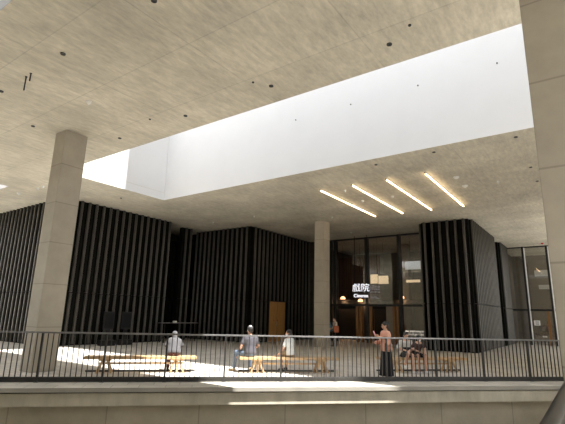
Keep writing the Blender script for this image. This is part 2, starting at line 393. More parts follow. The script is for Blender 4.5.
# lobby interior
m = MB(); m.box(-17.6, -8.0, 35.0, 35.3, 0, 7); struct(m.build('wall_lobby_back', M['lobby_wall']))
m = MB(); m.box(-17.8, -17.5, 27.6, 35.3, 0, 7); m.box(-8.2, -8.0, 27.75, 31, 0, 7); struct(m.build('wall_lobby_side', M['lobby_wall']))
m = MB()
for k in range(18): m.box(-17.0+k*0.18, -16.9+k*0.18, 32.0, 32.14, 2.9, 6.4)
m.box(-17.2, -13.6, 32.14, 32.3, 2.6, 6.4); struct(m.build('wall_lobby_ribbed', M['lobby_curtain']))
m = MB(); m.box(-17.4, -8.25, 30.2, 30.5, 2.5, 2.9); m.box(-17.4, -11.3, 30.2, 30.4, 0, 2.5); struct(m.build('wall_lobby_inner', M['lobby_dark']))
m = MB(); m.box(-11.6, -10.9, 31.0, 31.6, 0, 7.0); struct(m.build('wall_lobby_pier', M['lobby_grey']))
m = MB(); m.box(-10.1, -8.4, 30.6, 30.8, 0, 2.5); struct(m.build('wall_lobby_panel', M['lobby_wall']))
# glowing panels added inside: warm ones imitate glass reflections, pale one a bright area
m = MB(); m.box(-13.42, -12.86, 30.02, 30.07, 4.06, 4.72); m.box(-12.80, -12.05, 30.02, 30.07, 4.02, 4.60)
o = m.build('reflection_panel', M['reflection_glow']); tag(o, 'warm glowing panel imitating a reflection above and right of the glowing cinema sign', 'display')
m = MB(); m.box(-10.75, -9.0, 30.0, 30.06, 4.98, 5.55); tag(m.build('bright_area_panel', M['bright_area_glow']), 'pale glowing panel imitating a bright area high inside the glass lobby', 'display')
m = MB(); m.box(-10.72, -9.75, 30.0, 30.06, 4.08, 4.26); tag(m.build('reflection_strip', M['reflection_glow']), 'short warm strip imitating a reflection below the pale lobby panel', 'light')
for o_, x_, zt, zb in (('reflection_panel', -13.1, CEIL, 4.70), ('reflection_panel', -12.4, CEIL, 4.58), ('bright_area_panel', -10.4, CEIL, 5.54), ('bright_area_panel', -9.3, CEIL, 5.54), ('reflection_strip', -10.2, 4.978, 4.25)):
    par = D.objects[o_]; m = MB(); m.tube([(x_, 30.045, zb), (x_, 30.045, zt)], 0.012, 6); m.build('hanger', M['black_metal'], par)
# pendant lamps
for (x, y, z, lab) in ((-15.7, 30.0, 3.0, 'small orange pendant lamp left of the glowing cinema sign'), (-14.25, 30.0, 2.82, 'small orange pendant lamp just below the glowing cinema sign'), (-11.1, 30.0, 3.05, 'small orange pendant lamp right of the cinema sign by a mullion')):
    e = tag(empty('pendant_lamp', (x, y, z)), lab, 'lamp', 'orange pendant lamps in the lobby')
    m = MB(); m.lathe((0, 0, 0), [(0.17, -0.07), (0.19, 0.0), (0.13, 0.09), (0.03, 0.14)], 16); m.build('lamp_shade', M['pendant'], e)
    m = MB(); m.tube([(0, 0, 0.13), (0, 0, CEIL-z)], 0.012, 6); m.build('cord', M['black_metal'], e)
    ld = D.lights.new('pendant_light', 'POINT'); ld.energy = 16; ld.color = (1, 0.62, 0.35); ld.shadow_soft_size = 0.1
    lo = D.objects.new('pendant_light', ld); lo.location = (0, 0, -0.3); lo.parent = e; COL.objects.link(lo)

# ------------------------------------------------------------------ hanging cinema sign
sg = tag(empty('cinema_sign', (-12.6, 26.7, 3.33)), 'glowing white sign reading 戲院 Cinema hanging before the glass lobby', 'sign')
def text_mesh(name, txt, size, loc, extrude, offset, width, height, parent, mats):
    c = D.curves.new(name, 'FONT'); c.body = txt; c.size = size; c.extrude = extrude; c.offset = offset; c.align_x = 'CENTER'; c.align_y = 'CENTER'
    o = D.objects.new(name, c); COL.objects.link(o); bpy.context.view_layer.update()
    me = D.meshes.new_from_object(o.evaluated_get(bpy.context.evaluated_depsgraph_get()))
    D.objects.remove(o); D.curves.remove(c)
    xs_ = [v.co.x for v in me.vertices]; ys_ = [v.co.y for v in me.vertices]
    cx, cy = (min(xs_)+max(xs_))/2, (min(ys_)+max(ys_))/2; sx, sy = width/(max(xs_)-min(xs_)), height/(max(ys_)-min(ys_))
    for v in me.vertices: v.co.x = (v.co.x-cx)*sx; v.co.y = (v.co.y-cy)*sy
    me.materials.clear()
    for m_ in mats: me.materials.append(m_)
    for p_ in me.polygons: p_.material_index = 0 if abs(p_.normal.z) > 0.5 else (1 if len(mats) > 1 else 0)
    t = D.objects.new(name, me); COL.objects.link(t); t.rotation_euler = (radians(90), 0, 0); t.location = loc; t.parent = parent
    return t
text_mesh('chinese_characters', '戲院', 0.6, (0.0, -0.06, 0.22), 0.03, -0.004, 1.22, 0.52, sg, [M['sign'], M['sign_side']])
text_mesh('lettering', 'Cinema', 0.3, (0.0, -0.06, -0.31), 0.03, 0.002, 1.04, 0.22, sg, [M['sign'], M['sign_side']])
m = MB(); m.box(-0.62, 0.62, -0.02, 0.01, -0.085, -0.055); m.box(-0.62, 0.62, -0.02, 0.01, 0.10, 0.13)
m.box(-0.55, 0.55, -0.02, 0.01, -0.34, -0.31); m.box(-0.48, -0.45, -0.02, 0.01, -0.34, 0.13); m.box(0.45, 0.48, -0.02, 0.01, -0.34, 0.13); m.build('sign_frame', M['black_metal'], sg)
for x in (-0.465, 0.465):
    m = MB(); m.tube([(x, 0, 0.10), (x, 0, CEIL-3.33)], 0.022, 8); m.build('hanging_rod', M['black_metal'], sg)

# ------------------------------------------------------------------ right-hand glass front (window_2)
YG = 36.6
m = MB()
for x in (-5.42, -4.05, -2.52, -1.0, 0.5, 2.0):
    m.box(x-0.08, x+0.06, YG-0.2, YG+0.1, 0, CEIL)
m.box(-5.5, 2.1, YG-0.12, YG+0.1, CEIL-0.08, CEIL); m.box(-5.5, 2.1, YG-0.12, YG+0.1, 2.36, 2.50)
w2 = struct(m.build('window_2', M['mullion']), 'glass front at the right beside the big column')
for x in (-5.42, -4.05, -2.52, -1.0, 0.5, 2.0):
    m = MB(); m.box(x+0.06, x+0.11, YG-0.21, YG+0.1, 0 if x not in (-5.42,) else 0, CEIL-0.08); m.build('lit_edge_strip', M['lit_edge'], w2)  # pale strips paint the daylight falling on each mullion's right side
for x0, x1 in ((-5.31, -4.13), (-3.94, -2.60), (-2.41, -1.08), (-0.89, 0.42), (0.61, 1.92)):
    for z0, z1 in ((0.05, 2.36), (2.50, CEIL-0.08)):
        m = MB(); m.box(x0, x1, YG-0.012, YG+0.012, z0, z1); m.build('pane', M['glass'], w2)
m = MB(); m.box(-2.94, -2.78, YG-0.04, YG+0.05, 0, 2.36); m.build('timber_jamb', M['portal'], w2)
m = MB(); m.box(-2.26, -2.08, YG-0.04, YG+0.05, 0, 2.36); m.build('timber_jamb', M['portal'], w2)
m = MB(); m.box(-3.80, -3.42, YG-0.03, YG-0.014, 1.36, 1.70); m.build('notice', M['white_plastic'], w2)
m = MB(); m.box(-3.72, -3.50, YG-0.034, YG-0.030, 1.56, 1.64); m.box(-3.72, -3.50, YG-0.034, YG-0.030, 1.42, 1.50); m.build('notice_print', M['sign_side'], w2)
m = MB()
for k in range(3): m.box(-3.36+k*0.1, -3.29+k*0.1, YG-0.03, YG-0.014, 0.56, 0.66)
m.build('door_decal', M['white_plastic'], w2)
m = MB(); m.box(-5.6, 4, 41.5, 41.8, 0, 7); struct(m.build('wall_right_lobby_back', M['lobby_grey']))
m = MB(); m.box(-5.8, -5.5, 36.7, 41.8, 0, 7); struct(m.build('wall_right_lobby_side', M['lobby_wall']))
m = MB(); m.box(-3.9, 3.5, 41.40, 41.49, 5.25, 5.75); m.box(-3.7, 3.5, 41.40, 41.49, 4.2, 4.55); struct(m.build('trim_3', M['white_plastic']))
m = MB(); m.box(4.2, 4.5, 12, 24.5, 0, CEIL); m.box(4.2, 4.5, -12, 1.0, 0, CEIL); struct(m.build('wall_side_blocker', M['fascia']))  # unseen side wall, added to cut daylight coming from the right

# ------------------------------------------------------------------ balustrade
rail = tag(empty('balustrade', (0, 0, 0)), 'long dark metal railing of thin upright bars along the terrace edge', 'railing')
def seg(name, s0, s1, z0, z1, w, mat, bev=False):
    m = MB(); T = Matrix.Translation((P0.x, P0.y, 0)) @ Matrix.Rotation(RA, 4, 'Z')
    m.bevel_box(s0, s1, -w/2, w/2, z0, z1, 0.006, 0, T); return m.build(name, mat, rail)
S0, S1, BAY = -6.31-1.46*3, -6.31+1.46*10, 1.46
seg('top_rail', S0-0.03, S1+0.03, 1.115, 1.155, 0.065, M['top_rail'])
seg('bottom_rail', S0-0.03, S1+0.03, 0.075, 0.115, 0.055, M['rail_metal'])
seg('kerb_plate', S0-0.03, S1+0.03, 0.006, 0.125, 0.035, M['rail_metal'])
bal = MB(); bal.box(-0.009, 0.009, -0.014, 0.014, 0.11, 1.12); balm = bal.mesh('baluster', M['rail_metal'])
pm = MB(); pm.bevel_box(-0.022, 0.022, -0.035, 0.035, 0.004, 1.12, 0.004); pm.bevel_box(-0.05, 0.05, -0.06, 0.06, 0.0045, 0.02, 0.003); postm = pm.mesh('post', M['rail_metal'])
rest = MB(); nb = 0
for k in range(-3, 11):
    s = -6.31+BAY*k
    o = D.objects.new('post', postm); COL.objects.link(o); o.location = (*rl(s), 0); o.rotation_euler = (0, 0, RA); o.parent = rail
    if k < 10:
        for j in range(1, 12):
            sj = s+BAY*j/12; x, y = rl(sj)
            if -7.9 < sj and nb < 100:
                o = D.objects.new('baluster', balm); COL.objects.link(o); o.location = (x, y, 0); o.rotation_euler = (0, 0, RA); o.parent = rail; nb += 1
            else:
                rest.box(-0.009, 0.009, -0.014, 0.014, 0.11, 1.12, 0, Matrix.Translation((x, y, 0)) @ Matrix.Rotation(RA, 4, 'Z'))
o = rest.build('baluster_row', M['rail_metal'], rail); o['kind'] = 'stuff'

# guard with a fat handrail right beside the viewer
g = tag(empty('handrail_guard', (-0.32, 0, 0)), 'black handrail with steel edge cut off at the bottom right corner', 'handrail')
m = MB()
rs = []
for y in (-6.0, 6.0):
    rs.append([Vector((cos(2*pi*k/20)*0.05-0.012, y, 1.055+sin(2*pi*k/20)*0.04)) for k in range(20)])
m.rings(rs); m.build('handrail', M['handrail'], g)
m = MB(); m.box(-0.012, 0.012, -6.0, 6.0, 0.985, 1.02); m.build('steel_channel', M['steel'], g)
m = MB(); m.box(0.045, 0.12, -6.0, 6.0, 0.93, 0.97); m.box(0.012, 0.05, -6, 6, 0.955, 0.985); m.build('steel_edge', M['steel'], g)
m = MB(); m.box(-0.009, 0.009, -6.0, 6.0, 0.05, 0.99); m.build('guard_panel', M['steel'], g)
m = MB(); m.box(-0.03, 0.03, -6.0, 6.0, 0.0, 0.06); m.build('base_channel', M['black_metal'], g)

# ------------------------------------------------------------------ benches
def make_bench():
    e = empty('timber_bench')
    L2 = 1.52
    m = MB(); m.bevel_box(-L2, L2, -0.21, 0.21, 0.37, 0.445, 0.01); m.build('seat', M['oak'], e)
    for sx in (-1, 1):
        c = sx*0.98
        m = MB(); m.bevel_box(c-0.16, c+0.16, -0.17, 0.17, 0.325, 0.37, 0.006); m.build('trestle_head', M['oak'], e)
        for dx in (-1, 1):
            for y in (-0.14, 0.14):
                m = MB(); m.bar((c+dx*0.06, y*0.8, 0.34), (c+dx*0.19, y*1.15, 0.0), 0.05, 0.055, 0, Vector((0, 1, 0))); m.build('leg', M['oak'], e)
        m = MB(); m.bar((c, -0.13, 0.34), (c, -0.15, 0.0), 0.05, 0.05, 0, Vector((0, 1, 0))); m.build('leg', M['oak'], e)
    m = MB(); m.box(-1.15, 1.15, -0.025, 0.025, 0.225, 0.275); m.build('stretcher', M['oak'], e)
    m = MB(); m.box(-1.5, 1.5, 0.19, 0.24, 0.0, 0.045); m.build('floor_rail', M['rail_metal'], e)
    return e
bench0 = make_bench()
benches = [((-11.62, 7.0), (-9.67, 9.36), 'leftmost long timber bench, nearest the left concrete column'),
           ((-8.78, 10.2), (-6.60, 12.36), 'middle long timber bench, seating the man in a cap'),
           ((-5.75, 13.5), (-3.75, 15.75), 'rightmost long timber bench, in front of the black ribbed block')]
BX = []
for i, (p, q, lab) in enumerate(benches):
    b = bench0 if i == 0 else copy_tree(bench0)
    p = Vector(p); q = Vector(q); c = (p+q)/2; u = (q-p).normalized(); away = Vector((-u.y, u.x))
    b.location = (c.x+away.x*0.12, c.y+away.y*0.12, 0); b.rotation_euler = (0, 0, atan2(u.y, u.x))
    tag(b, lab, 'bench', 'long timber benches')
    BX.append((Vector((b.location.x, b.location.y)), u, away))

# ------------------------------------------------------------------ ceiling fixtures
lights = [(-9.23, 'leftmost of four warm linear lights under the concrete ceiling'), (-7.71, 'second from left of four warm linear ceiling lights'),
          (-6.22, 'third from left of four warm linear ceiling lights'), (-4.69, 'rightmost of four warm linear lights under the concrete ceiling')]
def make_linear():
    e = empty('linear_light')
    m = MB(); m.tube([(0, -2.92, -0.065), (0, 2.92, -0.065)], 0.022, 10); m.build('light_tube', M['tube'], e)
    m = MB()
    m.box(-0.018, 0.018, -2.95, 2.95, -0.045, -0.03); m.build('housing', M['black_metal'], e)
    for y in (-1.95, 0.0, 1.95):
        m = MB(); m.box(-0.03, 0.03, y-0.025, y+0.025, -0.092, 0.003); m.build('clip', M['black_metal'], e)
    for y in (-2.94, 2.94):
        m = MB(); m.box(-0.028, 0.028, y-0.015, y+0.015, -0.092, -0.03); m.build('end_cap', M['black_metal'], e)
    return e
l0 = make_linear()
for i, (x, lab) in enumerate(lights):
    o = l0 if i == 0 else copy_tree(l0)
    o.location = (x, 18.53, CEIL); tag(o, lab, 'light', 'linear ceiling lights')

dm = MB(); dm.lathe((0, 0, 0), [(0.055, 0.002), (0.055, -0.02), (0.04, -0.02), (0.036, -0.008), (0.001, -0.008)], 14)
me_d = dm.mesh('downlight', M['dark_plastic'])
DL = [(-8.74, 3.92, 'small dark downlight on near ceiling right of the two hanging rods'), (-11.79, 7.4, 'small dark downlight just above and right of the left column top'),
      (-8.77, 7.43, 'dark downlight on ceiling above the left end of the white skylight'), (-5.78, 7.44, 'dark downlight on ceiling near the middle of the skylight edge'),
      (-6.04, 7.07, 'tiny dark spot beside the middle downlight near the skylight edge'), (-9.81, 7.03, 'tiny dark spot between two downlights near the left column'),
      (-13.24, 5.41, 'small dark downlight left of the left column top'), (-11.71, 3.91, 'small dark downlight at the left picture edge below the hanging rods'),
      (-5.76, 3.96, 'dark downlight at the top edge of the picture left of centre'), (-2.8, 7.43, 'dark downlight on near ceiling at upper right above the skylight'),
      (-2.26, 7.08, 'tiny dark spot above the upper right downlight'), (-5.92, 13.94, 'small dark downlight under the skylight edge above the linear lights'),
      (-3.81, 13.79, 'small dark downlight above the rightmost linear light'), (-1.4, 13.83, 'small dark downlight at skylight corner beside the big right column'),
      (-1.36, 17.04, 'small dark downlight left of the right column, second from the skylight'), (-1.35, 18.98, 'small dark downlight left of right column, farthest from skylight'),
      (-18.37, 11.98, 'small dark downlight under the left end of the skylight')]
for x, y, lab in DL:
    o = D.objects.new('ceiling_downlight', me_d); COL.objects.link(o); o.location = (x, y, CEIL)
    if 'tiny' in lab: o.scale = (0.55, 0.55, 1)
    tag(o, lab, 'downlight', 'dark ceiling downlights')
sm_ = MB(); sm_.lathe((0, 0, 0), [(0.115, 0.003), (0.115, -0.03), (0.085, -0.06), (0.05, -0.09), (0.001, -0.095)], 16); me_s = sm_.mesh('detector', M['white_plastic'])
WD = [(-10.29, 5.45, 0.6, 'small white detector on near ceiling right of the left column'), (-3.85, 16.82, 1.0, 'white smoke detector right of the rightmost linear light'),
      (-3.86, 18.19, 1.0, 'white smoke detector above the right black block, farther one'), (-6.99, 18.23, 0.6, 'white detector between the second and third linear lights'),
      (-8.38, 16.28, 0.4, 'tiny white sprinkler between the first and second linear lights, nearer one'), (-8.49, 18.28, 0.6, 'white detector between the first and second linear lights'),
      (-2.62, 18.22, 0.5, 'tiny white sprinkler right of the two smoke detectors'), (-21.93, 8.85, 0.8, 'white detector on the far left ceiling near the wedge opening'),
      (-20.2, 8.9, 0.5, 'small white sprinkler left of the left column, farther left one'), (-19.66, 8.86, 0.6, 'small white sprinkler just left of the left column'),
      (-18.4, 18.38, 0.6, 'white sprinkler on ceiling above the dark recess'), (-15.15, 18.33, 0.5, 'white sprinkler on ceiling left of the middle column'),
      (-12.55, 25.18, 0.6, 'white sprinkler on the ceiling in front of the cinema glass'), (-11.47, 20.68, 0.5, 'white sprinkler on ceiling just right of middle column top')]
for x, y, s, lab in WD:
    o = D.objects.new('smoke_detector' if s > 0.55 else 'sprinkler', me_s); COL.objects.link(o); o.location = (x, y, CEIL); o.scale = (s, s, 1)
    tag(o, lab, 'detector' if s > 0.55 else 'sprinkler', 'white ceiling detectors and sprinklers')
for x, y, l, lab in ((-10.42, 3.93, 0.36, 'left and longer of two thin rods hanging from the near ceiling'), (-10.17, 3.92, 0.20, 'right and shorter of two thin rods hanging from the near ceiling')):
    m = MB(); m.tube([(0, 0, 0), (0, 0, -l)], 0.016, 8); m.lathe((0, 0, -0.012), [(0.03, 0.012), (0.03, 0)], 8)
    o = m.build('hanging_rod', M['rail_metal']); o.location = (x, y, CEIL); tag(o, lab, 'rod')
m = MB(); m.lathe((0, 0, 0), [(0.09, 0.003), (0.09, -0.05), (0.02, -0.10)], 12); o = m.build('alarm_sounder', M['red']); o.location = (-2.64, 35.2, CEIL); tag(o, 'small red ceiling alarm by the far right glass front', 'alarm')

# ------------------------------------------------------------------ objects by the left wall
def totem(x, y, rz, lab):
    e = tag(empty('display_totem', (x, y, 0), rz), lab, 'display', 'black display totems')
    m = MB(); m.bevel_box(-0.26, 0.26, -0.05, 0.05, 0.76, 1.62, 0.01); m.build('screen_case', M['black_metal'], e)
    m = MB(); m.box(-0.21, 0.21, -0.054, -0.049, 0.84, 1.56); m.build('screen', M['screen_off'], e)
    m = MB(); m.box(-0.08, 0.08, -0.03, 0.03, 0.24, 0.78); m.build('post', M['black_metal'], e)
    m = MB(); m.bevel_box(-0.36, 0.36, -0.22, 0.22, 0.0, 0.26, 0.02); m.build('base', M['black_metal'], e)
totem(-19.75, 12.98, radians(78), 'left one of two black display totems before the black ribbed wall')
totem(-19.75, 13.98, radians(78), 'right one of two black display totems before the black ribbed wall')
tb = tag(empty('high_table', (-20.05, 17.75, 0)), 'long black standing-height table before the dark recess', 'table')
m = MB(); m.bevel_box(-0.22, 0.22, -1.3, 1.35, 1.04, 1.075, 0.006); m.build('tabletop', M['top_rail'], tb)
for y in (-1.15, 1.2):
    for x in (-0.17, 0.17):
        m = MB(); m.bar((x, y, 0), (x, y, 1.04), 0.04, 0.04); m.build('leg', M['black_metal'], tb)
m = MB(); m.bevel_box(-0.08, 0.08, -0.10, 0.10, 0, 0.10, 0.02); o = m.build('white_box', M['white_plastic']); o.location = (-19.93, 17.35, 1.075)
tag(o, 'small white box standing on the long black high table', 'box')

# ------------------------------------------------------------------ people
SKIN = plain('skin', (0.52, 0.31, 0.22), 0.55, 0, 0.06, 9)
HAIR = plain('black_hair', (0.014, 0.012, 0.011), 0.45, 0, 0.2, 30)
CL = {k: plain('cloth_'+k, c, 0.85, 0, 0.10, 14, 0.2) for k, c in dict(
    grey=(0.08, 0.08, 0.086), slate=(0.075, 0.073, 0.085), jeans=(0.13, 0.17, 0.23), white=(0.66, 0.69, 0.70), salmon=(0.66, 0.36, 0.27), black=(0.018, 0.017, 0.02),
    cream=(0.66, 0.60, 0.48), brown=(0.075, 0.042, 0.038), offwhite=(0.55, 0.53, 0.49), darkgrey=(0.05, 0.05, 0.055), shoe_white=(0.80, 0.80, 0.79), shoe_dark=(0.03, 0.028, 0.028),
    sand=(0.42, 0.32, 0.20), mask=(0.72, 0.76, 0.80), orange=(0.36, 0.12, 0.06), teal=(0.10, 0.20, 0.27), pink=(0.75, 0.42, 0.52), maroon=(0.10, 0.05, 0.055)).items()}
EYE = plain('eye', (0.02, 0.015, 0.012), 0.2)

def capsule(m, p, q, r0, r1, n=12):
    p = Vector(p); q = Vector(q); a = q-p
    L = max(a.length, 1e-5); a = a/L
    u = a.cross(Vector((0.31, 0.2, 0.93)));
    if u.length < 1e-3: u = a.cross(Vector((1, 0, 0)))
    u.normalize(); v = a.cross(u); rs = []
    for t in (-80, -50, -25): t = radians(t); rs.append((p+a*sin(t)*r0, cos(t)*r0))
    for k in range(5): f = k/4; rs.append((p+a*L*f, r0+(r1-r0)*f))
    for t in (25, 50, 80): t = radians(t); rs.append((q+a*sin(t)*r1, cos(t)*r1))
    m.rings([[c+(u*cos(2*pi*k/n)+v*sin(2*pi*k/n))*r for k in range(n)] for c, r in rs])

def spine(lean, s, hz):
    """points up the back: list of (centre, tangent) by distance along the spine"""
    def at(d):
        k = max(-0.1, min(0.62, d)); n = 24; p = Vector((0, 0, hz)); st = k/n
        for i in range(n):
            al = lean*(0.55+1.1*(i+.5)/n*abs(k)/0.5); p = p+Vector((0, sin(al), cos(al)))*st*s
        al = lean*(0.55+1.1*abs(k)/0.5); return p, Vector((0, sin(al), cos(al)))
    return at

TORSO = [(-0.09, .12, .095), (-0.04, .158, .115), (0.03, .165, .118), (0.12, .145, .10), (0.20, .135, .095), (0.30, .152, .108), (0.38, .168, .11), (0.44, .165, .098), (0.485, .13, .080), (0.51, .075, .062)]
def torso(m, at, s, infl=0.0, d0=-1, d1=9, flare=0.0, wide=1.0):
    rs = []
    for d, rx, ry in TORSO:
        if d < d0-1e-6 or d > d1+1e-6: continue
        c, t = at(d); side = Vector((1, 0, 0)); fw = side.cross(t)*-1
        ex = infl+flare*max(0, (0.35-d))
        rs.append([c+side*cos(2*pi*k/20)*(rx*wide*s+ex)+fw*sin(2*pi*k/20)*(ry*s+ex) for k in range(20)])
    m.rings(rs)

def remesh(m, name, mat, voxel, parent=None, smooth=4):
    me = m.mesh(name, mat); o = D.objects.new(name, me); COL.objects.link(o)
    md = o.modifiers.new('r', 'REMESH'); md.mode = 'VOXEL'; md.voxel_size = voxel; md.use_smooth_shade = True
    ms = o.modifiers.new('s', 'SMOOTH'); ms.factor = 0.5; ms.iterations = smooth
    bpy.context.view_layer.update()
    nm = D.meshes.new_from_object(o.evaluated_get(bpy.context.evaluated_depsgraph_get()))
    nm.materials.clear(); nm.materials.append(mat)
    o.modifiers.clear(); o.data = nm; D.meshes.remove(me)
    for p in nm.polygons: p.use_smooth = True
    if parent is not None: o.parent = parent
    return o

def hand(m, w, d, palm_n, s, side, curl=0.5):
    """palm + five fingers from wrist w along d; palm_n = direction the palm faces"""
    d = Vector(d).normalized(); n = Vector(palm_n); n = (n-d*n.dot(d)).normalized(); x = d.cross(n).normalized()*side
    w = Vector(w)
    for k in range(4): capsule(m, w+x*(k-1.5)*0.014*s, w+d*0.085*s+x*(k-1.5)*0.021*s, 0.016*s, 0.012*s, 8)
    for k, ln in enumerate((0.070, 0.080, 0.075, 0.058)):
        b = w+d*0.088*s+x*(k-1.5)*0.0225*s; dd = (d+x*(k-1.5)*0.05).normalized()
        c = (dd*cos(curl*0.6)+n*sin(curl*0.6)); e = (dd*cos(curl*1.6)+n*sin(curl*1.6))
        mid = b+c*ln*0.52*s; capsule(m, b, mid, 0.0095*s, 0.0088*s, 8); capsule(m, mid, mid+e*ln*0.48*s, 0.0088*s, 0.0075*s, 8)
    b = w+d*0.025*s-x*0.026*s; mid = b+(d*0.75-x*0.75+n*0.25).normalized()*0.042*s
    capsule(m, b, mid, 0.013*s, 0.011*s, 8); capsule(m, mid, mid+(d*0.95-x*0.2+n*0.45).normalized()*0.034*s, 0.011*s, 0.0085*s, 8)

def person(label, loc, face, h, hz, lean, legs, arms, wear, head=(0, 0, 0), group=None, voxel=0.0075):
    """loc: ground point under the pelvis, face: 2D heading, legs/arms: {-1: left, 1: right} joint targets in local axes (x right, y forward)"""
    s = h/1.70; at = spine(lean, s, hz)
    m = MB(); torso(m, at, s, 0.0)
    # neck and head
    nb, nt_ = at(0.50); hd = (nt_+Vector((0, -0.25*max(0, lean), 0.35))).normalized() if lean else nt_
    yaw, nod, tilt = head
    hp = nb+hd*0.030*s; hc = hp+Vector((0, 0.012, 0.118))*s
    capsule(m, nb-nt_*0.04*s, hp+Vector((0, 0, 0.05))*s, 0.058*s, 0.052*s)
    HR = Matrix.Rotation(yaw, 4, 'Z') @ Matrix.Rotation(-nod, 4, 'X') @ Matrix.Rotation(tilt, 4, 'Y'); HT = Matrix.Translation(hc) @ HR
    def hv(x, y, z): return HT @ (Vector((x, y, z))*s)
    m.ell(hv(0, -0.012, 0.022), (0.076*s, 0.096*s, 0.092*s), 0, HR)
    m.ell(hv(0, 0.018, -0.045), (0.058*s, 0.068*s, 0.068*s), 0, HR)
    m.ell(hv(0, 0.052, -0.088), (0.026*s, 0.024*s, 0.022*s), 0, HR)
    capsule(m, hv(0, 0.082, 0.012), hv(0, 0.100, -0.030), 0.010*s, 0.0135*s, 8)
    m.ell(hv(0, 0.083, -0.062), (0.024*s, 0.012*s, 0.009*s), 0, HR); m.ell(hv(0, 0.078, 0.034), (0.05*s, 0.014*s, 0.011*s), 0, HR)
    for sx in (-1, 1): m.ell(hv(sx*0.077, -0.008, -0.010), (0.011*s, 0.019*s, 0.031*s), 0, HR)
    # arms
    J = {}
    for sd in (-1, 1):
        c, t = at(0.425); sh = c+Vector((sd*0.172*s, 0, 0)); el, wr, pn, cu = arms[sd][:4]
        el = Vector(el); wr = Vector(wr); J[sd] = (sh, el, wr)
        capsule(m, at(0.42)[0]+Vector((sd*0.10*s, 0, 0)), sh, 0.07*s, 0.058*s); capsule(m, sh, el, 0.050*s, 0.040*s); capsule(m, el, el.lerp(wr, .35), 0.040*s, 0.041*s); capsule(m, el.lerp(wr, .35), wr, 0.041*s, 0.026*s)
        hand(m, wr, wr-el if len(arms[sd]) < 5 else arms[sd][4], pn, s, sd, cu)
    # legs
    Lg = {}
    for sd in (-1, 1):
        hip = Vector((sd*0.088*s, 0.0, hz-0.01)); kn, an, toe = [Vector(v) for v in legs[sd]]
        Lg[sd] = (hip, kn, an, toe)
        capsule(m, hip, kn, 0.083*s, 0.054*s); mid = kn.lerp(an, .3); back = (hip-kn).normalized()*0.012*s
        capsule(m, kn, mid+back, 0.052*s, 0.054*s); capsule(m, mid+back, an, 0.053*s, 0.034*s)
        heel = an-(toe-an).normalized()*0.035*s; heel.z = toe.z
        capsule(m, an, heel, 0.036*s, 0.032*s); capsule(m, heel, toe, 0.033*s, 0.026*s)
    body = remesh(m, 'person', SKIN, voxel)
    body.location = (loc[0], loc[1], 0); body.rotation_euler = (0, 0, atan2(-face[0], face[1]))
    tag(body, label, 'person', group)
    # eyes
    for sx in (-1, 1):
        e = MB(); e.ell(hv(sx*0.031, 0.079, 0.012), (0.011*s, 0.009*s, 0.007*s), 0, HR, 10, 8); e.build('eye', EYE, body)
    # hair
    hr = wear.get('hair')
    if hr:
        e = MB()
        e.ell(hv(0, -0.022, 0.036), (0.088*s, 0.102*s, 0.092*s), 0, HR); 
        if hr != 'short': e.ell(hv(0, -0.055, -0.03), (0.078*s, 0.055*s, 0.075*s), 0, HR)
        else: e.ell(hv(0, -0.05, -0.02), (0.068*s, 0.052*s, 0.06*s), 0, HR)
        if hr == 'bun': e.ell(hv(0, -0.115, 0.055), (0.045*s, 0.045*s, 0.045*s), 0, HR)
        if hr == 'tail': e.ell(hv(0, -0.125, 0.0), (0.034*s, 0.034*s, 0.085*s), 0, HR)
        if hr == 'bob': e.ell(hv(0, -0.05, -0.06), (0.088*s, 0.06*s, 0.085*s), 0, HR); e.ell(hv(0.07, -0.02, -0.04), (0.022*s, 0.04*s, 0.08*s), 0, HR); e.ell(hv(-0.07, -0.02, -0.04), (0.022*s, 0.04*s, 0.08*s), 0, HR)
        remesh(e, 'hair', wear.get('hair_mat', HAIR), 0.012, body)
    # clothes
    t = wear['top']; e = MB(); torso(e, at, s, t.get('infl', 0.016), t.get('d0', -0.04), 0.485, t.get('flare', 0.0), t.get('wide', 1.0))
    for sd in (-1, 1):
        sh, el, wr = J[sd]; f = t.get('sleeve', 0.6); r = t.get('sr', 0.062)
        capsule(e, at(0.41)[0]+Vector((sd*0.10*s, 0, -0.01)), sh, 0.082*s, (r+0.008)*s)
        if f <= 1: capsule(e, sh, sh.lerp(el, f), (r+0.004)*s, r*s)
        else: capsule(e, sh, el, (r+0.004)*s, r*0.92*s); capsule(e, el, el.lerp(wr, f-1), r*0.92*s, r*0.78*s)
    remesh(e, t.get('name', 'shirt'), CL[t['c']], 0.012, body, 6)
    if 'hood' in wear:
        e = MB(); e.ell(hv(0, -0.03, 0.03), (0.098*s, 0.108*s, 0.105*s), 0, HR); e.ell(hv(0, -0.06, -0.08), (0.09*s, 0.07*s, 0.09*s), 0, HR)
        remesh(e, 'hood', CL[wear['hood']], 0.012, body)
    b = wear.get('bottom')
    if b and 'c' in b:
        e = MB(); torso(e, at, s, 0.014, -0.09, 0.12)
        for sd in (-1, 1):
            hip, kn, an, toe = Lg[sd]; f = b.get('len', 2.0)
            if f <= 1: capsule(e, hip, hip.lerp(kn, f), 0.096*s, (0.096-0.024*f)*s)
            else: capsule(e, hip, kn, 0.095*s, 0.068*s); capsule(e, kn, kn.lerp(an, f-1), 0.068*s, b.get('cuff', 0.055)*s)
        remesh(e, b.get('name', 'trousers'), CL[b['c']], 0.012, body, 6)
    if b and 'skirt' in b:
        e = MB(); rs = []
        for f in range(9):
            k = f/8; z = hz+0.12-(hz+0.12-b['hem'])*k; rr = 0.15+0.035*k**0.7
            rs.append([Vector((cos(2*pi*q/24)*rr*s*1.08*(1+0.05*sin(q*pi/2)*k), sin(2*pi*q/24)*rr*s*(0.85+0.28*k)*(1+0.05*cos(q*pi/2)*k)+0.02*k, z)) for q in range(24)])
        e.rings(rs); e.build('skirt', CL[b['skirt']], body)
